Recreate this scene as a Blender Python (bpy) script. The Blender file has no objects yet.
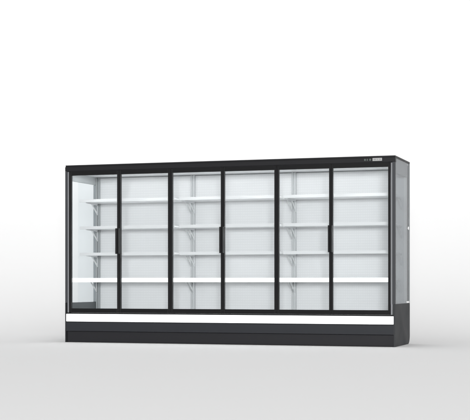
import bpy, bmesh, math, random
from mathutils import Vector
random.seed(4)
scene = bpy.context.scene
C = scene.collection

# ------------------------------------------------------------------ materials
def new_mat(name):
    m = bpy.data.materials.new(name); m.use_nodes = True
    return m, m.node_tree, m.node_tree.nodes['Principled BSDF']

def painted(name, col, rough=0.45, metal=0.0, bump=0.02, scale=900, var=0.06, spec=0.5):
    """powder-coated / painted metal: faint orange peel and slightly uneven gloss"""
    m, nt, b = new_mat(name)
    tc = nt.nodes.new('ShaderNodeTexCoord')
    n1 = nt.nodes.new('ShaderNodeTexNoise'); n1.inputs['Scale'].default_value = scale
    n2 = nt.nodes.new('ShaderNodeTexNoise'); n2.inputs['Scale'].default_value = 3.0
    n2.inputs['Detail'].default_value = 5
    nt.links.new(tc.outputs['Object'], n1.inputs['Vector']); nt.links.new(tc.outputs['Object'], n2.inputs['Vector'])
    mr = nt.nodes.new('ShaderNodeMapRange')
    mr.inputs['From Min'].default_value = .3; mr.inputs['From Max'].default_value = .7
    mr.inputs['To Min'].default_value = rough - var; mr.inputs['To Max'].default_value = rough + var
    nt.links.new(n2.outputs['Fac'], mr.inputs['Value']); nt.links.new(mr.outputs['Result'], b.inputs['Roughness'])
    bp = nt.nodes.new('ShaderNodeBump'); bp.inputs['Strength'].default_value = bump; bp.inputs['Distance'].default_value = .001
    nt.links.new(n1.outputs['Fac'], bp.inputs['Height']); nt.links.new(bp.outputs['Normal'], b.inputs['Normal'])
    b.inputs['Base Color'].default_value = (*col, 1); b.inputs['Metallic'].default_value = metal
    b.inputs['Specular IOR Level'].default_value = spec
    return m

def glass(name, tint, gloss):
    """thin clear pane: tinted transmission plus a weak mirror reflection"""
    m = bpy.data.materials.new(name); m.use_nodes = True
    nt = m.node_tree; nt.nodes.clear()
    out = nt.nodes.new('ShaderNodeOutputMaterial'); mix = nt.nodes.new('ShaderNodeMixShader')
    tr = nt.nodes.new('ShaderNodeBsdfTransparent'); gl = nt.nodes.new('ShaderNodeBsdfGlossy')
    tr.inputs['Color'].default_value = (*tint, 1); gl.inputs['Roughness'].default_value = .02
    # Schlick reflectance, the same from both faces of the thin pane
    lw = nt.nodes.new('ShaderNodeLayerWeight'); lw.inputs['Blend'].default_value = .5
    pw = nt.nodes.new('ShaderNodeMath'); pw.operation = 'POWER'; pw.inputs[1].default_value = 5
    ma = nt.nodes.new('ShaderNodeMath'); ma.operation = 'MULTIPLY_ADD'; ma.inputs[1].default_value = gloss; ma.inputs[2].default_value = .012
    nt.links.new(lw.outputs['Facing'], pw.inputs[0]); nt.links.new(pw.outputs[0], ma.inputs[0])
    nt.links.new(ma.outputs[0], mix.inputs['Fac'])
    nt.links.new(tr.outputs['BSDF'], mix.inputs[1]); nt.links.new(gl.outputs['BSDF'], mix.inputs[2])
    nt.links.new(mix.outputs['Shader'], out.inputs['Surface'])
    return m

def lamp_mat(name, col, strength):
    m, nt, b = new_mat(name)
    b.inputs['Base Color'].default_value = (.8, .8, .8, 1)
    b.inputs['Emission Color'].default_value = (*col, 1); b.inputs['Emission Strength'].default_value = strength
    return m

def perforated(name):
    """white enamelled sheet with rows of punched slots and a pressed groove between rows"""
    m, nt, b = new_mat(name)
    N, L = nt.nodes, nt.links
    tc = N.new('ShaderNodeTexCoord'); sp = N.new('ShaderNodeSeparateXYZ'); L.new(tc.outputs['Object'], sp.inputs[0])
    def math_(op, a, v=None):
        n = N.new('ShaderNodeMath'); n.operation = op
        if hasattr(a, 'links'): L.new(a, n.inputs[0])
        else: n.inputs[0].default_value = a
        if v is not None:
            if hasattr(v, 'links'): L.new(v, n.inputs[1])
            else: n.inputs[1].default_value = v
        return n.outputs[0]
    def band(src, pitch, width, off=0.0):
        f = math_('FRACT', math_('ADD', math_('DIVIDE', src, pitch), off))
        return math_('LESS_THAN', math_('ABSOLUTE', math_('SUBTRACT', f, .5)), width/2)
    vx = band(sp.outputs['X'], .0215, .34); vz = band(sp.outputs['Z'],   .030, .62)
    slot = math_('MULTIPLY', vx, vz)
    groove = band(sp.outputs['Z'], .030, .2, .5)
    dark = math_('MAXIMUM', math_('MULTIPLY', slot, .14), math_('MULTIPLY', groove, .21))
    mc = N.new('ShaderNodeMix'); mc.data_type = 'RGBA'
    mc.inputs[6].default_value = (.575, .580, .588, 1); mc.inputs[7].default_value = (.28, .29, .30, 1)
    L.new(dark, mc.inputs[0]); L.new(mc.outputs[2], b.inputs['Base Color'])
    bp = N.new('ShaderNodeBump'); bp.invert = True; bp.inputs['Strength'].default_value = .4; bp.inputs['Distance'].default_value = .002
    L.new(dark, bp.inputs['Height']); L.new(bp.outputs['Normal'], b.inputs['Normal'])
    b.inputs['Roughness'].default_value = .4
    return m

M = {}
M['graphite'] = painted('graphite_paint', (.020, .0215, .0255), .45, spec=.2)
M['header'] = painted('header_paint', (.0135, .0135, .0150), .45, spec=.14)
M['kick'] = painted('kick_paint', (.0135, .0135, .016), .5, spec=.2)
M['black'] = painted('black_anodised', (.0085, .0085, .009), .35, spec=.12)
M['post'] = painted('post_profile', (.040, .042, .046), .42, spec=.2)
M['side'] = painted('side_panel_paint', (.036, .0375, .040), .55, spec=.1)
M['alu'] = painted('grey_aluminium', (.26, .275, .285), .4, metal=.2)
M['greyliner'] = painted('grey_liner', (.42, .44, .45), .5)
M['darkliner'] = painted('dark_liner', (.075, .085, .09), .5)
M['white'] = painted('white_enamel', (.88, .885, .89), .35)
M['rail'] = painted('white_price_rail', (.575, .58, .588), .35)
M['bracket'] = painted('bracket_enamel', (.66, .67, .68), .4)
M['upright'] = painted('upright_steel', (.40, .41, .42), .45)
M['upright_slot'] = painted('slot_shadow', (.22, .23, .24), .5)  # slot grey of the end upright; also colours the ceiling-corner shade
M['endupright'] = painted('grey_end_upright', (.25, .265, .27), .45)
M['palegrey'] = painted('pale_grey_liner', (.50, .515, .52), .5)
M['groove'] = painted('grey_groove', (.17, .175, .185), .4)
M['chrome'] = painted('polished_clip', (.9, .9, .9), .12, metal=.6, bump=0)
M['silver'] = painted('silver_plate', (.32, .32, .32), .4, metal=.2, bump=.01)
M['badge_ink'] = painted('badge_ink', (.21, .21, .21), .4, bump=0)
M['badge_green'] = painted('badge_green', (.06, .075, .068), .4, bump=0)
M['perf'] = perforated('perforated_white_sheet')
M['doorglass'] = glass('door_glass', (.975, .985, .987), .3)
M['sideglass'] = glass('clear_side_glass', (.965, .975, .98), .12)
M['tintglass'] = glass('grey_tinted_side_glass', (.80, .81, .82), .46)
M['led'] = lamp_mat('led_strip', (1, 1, 1), 90.0)
M['shelfled'] = lamp_mat('shelf_led_strip', (1, 1, 1), 11.5)
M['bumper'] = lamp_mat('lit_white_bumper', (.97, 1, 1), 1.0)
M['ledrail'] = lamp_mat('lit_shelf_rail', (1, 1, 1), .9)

# ------------------------------------------------------------------ mesh helpers
class MB:
    def __init__(s): s.v = []; s.f = []
    def box(s, x0, x1, y0, y1, z0, z1):
        n = len(s.v)
        s.v += [(x0,y0,z0),(x1,y0,z0),(x1,y1,z0),(x0,y1,z0),(x0,y0,z1),(x1,y0,z1),(x1,y1,z1),(x0,y1,z1)]
        s.f += [tuple(n+i for i in q) for q in ((0,3,2,1),(4,5,6,7),(0,1,5,4),(1,2,6,5),(2,3,7,6),(3,0,4,7))]
        return s
    def prism_x(s, pts, x0, x1):
        """pts: (y, z) polygon swept along x"""
        n = len(s.v); k = len(pts)
        s.v += [(x0, y, z) for y, z in pts] + [(x1, y, z) for y, z in pts]
        s.f += [tuple(n+i for i in range(k)), tuple(n+k+i for i in reversed(range(k)))]
        s.f += [(n+i, n+k+i, n+k+(i+1) % k, n+(i+1) % k) for i in range(k)]
        return s
    def build(s, name, mat, parent=None, bevel=.0, smooth=True):
        xs, ys, zs = zip(*s.v)
        c = Vector(((min(xs)+max(xs))/2, (min(ys)+max(ys))/2, (min(zs)+max(zs))/2))
        me = bpy.data.meshes.new(name)
        me.from_pydata([tuple(Vector(v)-c) for v in s.v], [], s.f)
        bm = bmesh.new(); bm.from_mesh(me)
        bmesh.ops.recalc_face_normals(bm, faces=bm.faces)
        if bevel > 0:
            bmesh.ops.bevel(bm, geom=list(bm.edges), offset=bevel, segments=2, affect='EDGES', profile=.5, clamp_overlap=True)
        bm.to_mesh(me); bm.free()
        me.materials.append(mat)
        o = bpy.data.objects.new(name, me); C.objects.link(o)
        o.parent = parent
        o.location = c - (world_pos(parent) if parent else Vector((0, 0, 0)))
        return o
def world_pos(o):
    p = Vector((0, 0, 0))
    while o: p = p + o.location; o = o.parent
    return p
def copy_tree(o, parent, shift=None):
    c = o.copy(); C.objects.link(c); c.parent = parent
    if shift is not None: c.location = o.location + shift
    for ch in list(o.children): copy_tree(ch, c)
    return c

# ------------------------------------------------------------------ setting: studio floor curving up into the backdrop
CAM = Vector((4.716, -13.95, .68)); YAW = math.radians(18.12)
fwd = Vector((-math.sin(YAW), math.cos(YAW), 0)); right = Vector((math.cos(YAW), math.sin(YAW), 0))
prof = [(-14, 0), (0, 0), (8, 0), (15.4, 0)]
S0, R = 15.4, 9.0
for i in range(1, 61):
    a = math.radians(90*i/60); prof.append((S0+R*math.sin(a), R*(1-math.cos(a))))
prof.append((S0+R, 16))
me = bpy.data.meshes.new('studio_floor')
vs, fs = [], []
base = Vector((CAM.x, CAM.y, 0))
for d, z in prof:
    for sx in (-26, 26):
        vs.append(tuple(base + fwd*d + right*sx + Vector((0, 0, z))))
for i in range(len(prof)-1): fs.append((2*i, 2*i+1, 2*i+3, 2*i+2))
me.from_pydata(vs, [], fs)
for p in me.polygons: p.use_smooth = True
m, nt, b = new_mat('matte_white_floor')
b.inputs['Base Color'].default_value = (.80, .80, .80, 1); b.inputs['Roughness'].default_value = .85
b.inputs['Specular IOR Level'].default_value = .15
nz = nt.nodes.new('ShaderNodeTexNoise'); nz.inputs['Scale'].default_value = 220; nz.inputs['Detail'].default_value = 3
tc = nt.nodes.new('ShaderNodeTexCoord'); nt.links.new(tc.outputs['Object'], nz.inputs['Vector'])
bp = nt.nodes.new('ShaderNodeBump'); bp.inputs['Strength'].default_value = .03; bp.inputs['Distance'].default_value = .002
nt.links.new(nz.outputs['Fac'], bp.inputs['Height']); nt.links.new(bp.outputs['Normal'], b.inputs['Normal'])
me.materials.append(m)
floor = bpy.data.objects.new('studio_floor', me); C.objects.link(floor); floor['kind'] = 'structure'

# ------------------------------------------------------------------ the refrigerated cabinet
fridge = bpy.data.objects.new('display_refrigerator', None); C.objects.link(fridge)
fridge['label'] = 'long black refrigerated display cabinet with six glass doors and white shelves on white studio floor'
fridge['category'] = 'refrigerator'

XL, XR = -1.937, 1.971          # outer faces of the two ends
IL, IR = -1.889, 1.914          # inner faces
EDGE = [-1.893, -1.262, -.628, .003, .636, 1.256, 1.917]      # door edges
MOD = [IL, -.628, .624, IR]     # module edges
D = .845

# body shell
MB().box(XL+.023, XR-.023, .80, D-.004, .02, 2.028).build('rear_wall', M['graphite'], fridge, .004)
MB().box(XL, XR, .0, D, 2.048, 2.068).build('roof', M['header'], fridge, .003)
MB().box(IL, IR, .05, .795, .13, .375).build('deck', M['white'], fridge, .003)
MB().box(IL, IR, .075, .776, 1.985, 2.015).build('ceiling', M['white'], fridge, .002)
MB().box(XL+.023, XR-.023, .03, .78, .02, .125).build('plinth', M['kick'], fridge, .003)

# header above the doors with its small maker's plate
header = MB().box(XL, XR, -.012, .045, 1.998, 2.047).box(XL+.02, XR-.02, .0, .03, 1.99, 1.9985).build('header', M['header'], fridge, .0025)
PX = 1.775
plate = MB().box(PX-.052, PX+.052, -.016, -.0118, 2.012, 2.044).build('nameplate', M['silver'], header, .001)
mk = MB()
for x, w in ((PX-.040, .026), (PX-.004, .012), (PX+.020, .020)):
    mk.box(x, x+w, -.0165, -.0158, 2.021, 2.035)
mk.build('plate_mark', M['badge_ink'], plate)
em = MB()
for k, w in enumerate((.018, .012, .02)):
    x0 = PX-.145+k*.028
    em.box(x0, x0+w, -.0135, -.0118, 2.016, 2.038)
em.build('emblem', M['badge_green'], header, .001)

# light strip, fascia, kick plate
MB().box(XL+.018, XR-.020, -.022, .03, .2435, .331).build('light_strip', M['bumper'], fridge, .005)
MB().box(XL+.012, XR-.016, -.008, .03, .3315, .345).box(XL+.012, XR-.016, -.008, .03, .236, .243).build('strip_trim', M['black'], fridge)
MB().box(XL+.012, XR-.016, -.012, .03, .131, .235).build('fascia', M['graphite'], fridge, .003)
MB().box(XL+.020, XR-.016, .006, .028, .006, .128).build('kick_plate', M['kick'], fridge, .003)

# end panels: a is measured inwards from the outer face of that end
for s in (-1, 1):
    XO = XL if s < 0 else XR
    TH = (IL-XL) if s < 0 else (XR-IR)
    def X(a): return XO - s*a
    def bx(mb, a, b_, *r): return mb.box(min(X(a), X(b_)), max(X(a), X(b_)), *r)
    pts = [(-.012, 0), (D-.10, 0)]                       # solid lower side with a rounded rear bottom corner
    for k in range(1, 9):
        a = math.radians(11.25*k); pts.append((D-.10+.10*math.sin(a), .10-.10*math.cos(a)))
    pts += [(D, .462), (-.012, .462)]
    x0, x1 = sorted((X(.0), X(.010 if s < 0 else .018)))
    ep = MB().prism_x(pts, x0, x1).build('end_panel', M['side'], fridge, .002)
    x0, x1 = sorted((X(.0195), X(TH-.001)))
    MB().box(x0, x1, .036, .775, .126, .460).build('lower_liner', M['darkliner'], ep, .002)
    po = MB()                                            # front post: two profiles with a lighter groove between
    bx(po, 0, .024 if s < 0 else .032, -.010, .022, .4625, 1.9975)
    po.build('corner_post', M['post'], ep, .002)
    gr = MB(); bx(gr, .024 if s < 0 else .032, TH-.006, .002, .020, .346, 1.9975); gr.build('post_groove', M['groove'], ep, .0015)
    tf = MB(); bx(tf, .0175, TH-.001, .024, .79, 1.892, 2.0475); tf.build('top_frame', M['greyliner'], ep, .002)
    rt = MB(); bx(rt, 0, .021, D-.018, D, .4625, 2.0475); rt.build('rear_trim', M['endupright'], ep, .002)
    og = MB(); bx(og, .005, .013,   .0225, D-.0185, .4625, 2.0475)
    og.build('outer_glass', M['tintglass'] if s > 0 else M['sideglass'], ep)
    ig = MB(); bx(ig, TH-.009, TH-.004, .26, .745, .4605, 1.8915); ig.build('inner_glass', M['sideglass'], ep)
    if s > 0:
        for z0, z1, y0, y1 in ((.466, .486, .66, .80), (1.295, 1.33, .755, .79)):  # pale pieces added in place of bright reflections on the glass
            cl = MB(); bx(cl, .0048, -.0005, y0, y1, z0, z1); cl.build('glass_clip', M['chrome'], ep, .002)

# uprights on the rear wall
def upright(x, mat, w=.052):
    u = MB().box(x-w/2, x-w/2+.018, .752, .779, .376, 1.98).box(x+w/2-.018, x+w/2, .752, .779, .376, 1.98).build('upright', mat, fridge, .0015)
    MB().box(x-w/2+.018, x+w/2-.018, .766, .779, .376, 1.98).build('slot_channel', M['upright_slot'] if mat is M['endupright'] else M['palegrey'], u)
    return u
u0 = upright(MOD[1], M['upright'])
copy_tree(u0, fridge, Vector((MOD[2]-MOD[1], 0, 0)))
upright(IL+.026, M['endupright'], .048)
MB().box(XL+.017, IL-.001, .750, .779, .4625, 1.89).build('corner_liner', M['alu'], fridge, .002)
MB().box(IR-.085, XR-.017, .750, .779, .4625, 1.89).build('corner_liner', M['palegrey'], fridge, .002)

# three modules: back panel, corner shade strip, shelves
def make_shelf(x0, x1, z, y0, lit):
    sh = MB().box(x0, x1, y0+.012, .750, z-.004, z+.014).build('shelf', M['white'], fridge, .002)
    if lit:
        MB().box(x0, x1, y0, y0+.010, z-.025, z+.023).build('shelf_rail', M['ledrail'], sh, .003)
    else:
        MB().box(x0, x1, y0, y0+.010, z-.017, z+.019).build('shelf_rail', M['rail'], sh, .003)
    MB().box(x0+.10, x1-.10, y0+.016, y0+.030, z-.012, z-.0045).build('led_strip', M['shelfled'], sh)  # unseen strip added behind the rail to brighten the back wall
    for xx in (x0+.010, x1-.012 if lit else x1+.022):
        b_ = MB()
        b_.prism_x([(.750, z-.005), (.40, z-.005), (.40, z-.016), (.735, z-.028)], xx, xx+.004)      # arm
        b_.prism_x([(.56, z-.0235), (.735, z-.145), (.750, z-.145), (.750, z-.125), (.595, z-.0245)], xx, xx+.004)  # strut
        b_.prism_x([(.735, z-.0285), (.7495, z-.028), (.7495, z-.1245), (.735, z-.116)], xx, xx+.004)
        b_.build('shelf_bracket', M['bracket'], sh)
for k in range(3):
    a, b_ = MOD[k], MOD[k+1]
    MB().box(a+.002, b_-.002, .780, .796, .376, 1.974).build('back_panel', M['perf'], fridge, .0015)
    MB().box(a+.002, b_-.002, .765, .796, 1.976, 1.984).build('air_slot', M['upright_slot'], fridge)  # dark-coloured strip for the shade where ceiling meets back wall
    for z in (1.665, 1.345, 1.032): make_shelf(a+.016, b_-.045, z, .25, False)
    make_shelf(a+.003, b_-(.003 if k < 2 else .035), .726, .065, True)

# added LED strip per door, unseen behind the header, for brighter rail centres
for k in range(6):
    xm = (EDGE[k]+EDGE[k+1])/2
    MB().box(xm-.07, xm+.07, .085, .115, 1.972, 1.984).build('led_lamp', M['led'], fridge, .002)

# doors, hinged in pairs so the handles meet
def make_door(i):
    x0 = EDGE[i]+.0015; x1 = EDGE[i+1]-.0015
    left_hinge = i % 2 == 0
    a = .0245 if left_hinge else .0195; b_ = .0195 if left_hinge else .0245
    z0, z1 = .347, 1.995
    fr = MB().box(x0, x0+a, 0, .035, z0, z1).box(x1-b_, x1, 0, .035, z0, z1) \
             .box(x0+a, x1-b_, .001, .034, z0, .396).box(x0+a, x1-b_, .001, .034, 1.947, z1).build('door', M['black'], fridge, .0015)
    MB().box(x0+a, x1-b_, .010, .016, .396, 1.947).build('door_glass', M['doorglass'], fr)
    g = MB()                                             # black gasket round the back of the frame
    g.box(x0+.004, x0+a-.003, .0355, .046, z0+.01, z1-.004).box(x1-b_+.003, x1-.004, .0355, .046, z0+.01, z1-.004)
    g.build('gasket', M['black'], fr)
    hx0, hx1 = (x1-.021, x1-.002) if left_hinge else (x0+.002, x0+.021)
    MB().box(hx0, hx1, -.052, .0005, 1.027, 1.322).build('handle', M['black'], fr, .003)
    return fr
for i in range(6): make_door(i)

# ------------------------------------------------------------------ light
w = bpy.data.worlds.new('World'); scene.world = w; w.use_nodes = True
bg = w.node_tree.nodes['Background']; bg.inputs['Color'].default_value = (1, 1, 1, 1); bg.inputs['Strength'].default_value = .78
def area(name, loc, target, sx, sy, power):
    l = bpy.data.lights.new(name, 'AREA'); l.shape = 'RECTANGLE'; l.size = sx; l.size_y = sy; l.energy = power
    o = bpy.data.objects.new(name, l); C.objects.link(o); o.location = loc
    o.rotation_euler = (Vector(target)-Vector(loc)).to_track_quat('-Z', 'Y').to_euler()
    return o
p = base - fwd*16 + Vector((0, 0, 2.4))
area('key_softbox', p, base+fwd*20+Vector((0, 0, 2.6)), 6, 2.5, 6800)
p = base + fwd*14 + Vector((0, 0, 9))
b_ = area('backdrop_softbox', p, base+fwd*21+Vector((0, 0, 5.0)), 16, 1.5, 115)
b_.data.spread = math.radians(100)

# ------------------------------------------------------------------ camera
cd = bpy.data.cameras.new('camera'); cam = bpy.data.objects.new('camera', cd); C.objects.link(cam)
cam.location = CAM; cam.rotation_euler = (math.radians(90), 0, YAW)
cd.sensor_width = 36; cd.lens = 100.26; cd.shift_y = 74/470; cd.clip_end = 300
scene.camera = cam
vs_ = scene.view_settings
vs_.view_transform = 'Standard'; vs_.look = 'None'; vs_.exposure = 0; vs_.gamma = 1
scene.cycles.max_bounces = 14; scene.cycles.transparent_max_bounces = 24
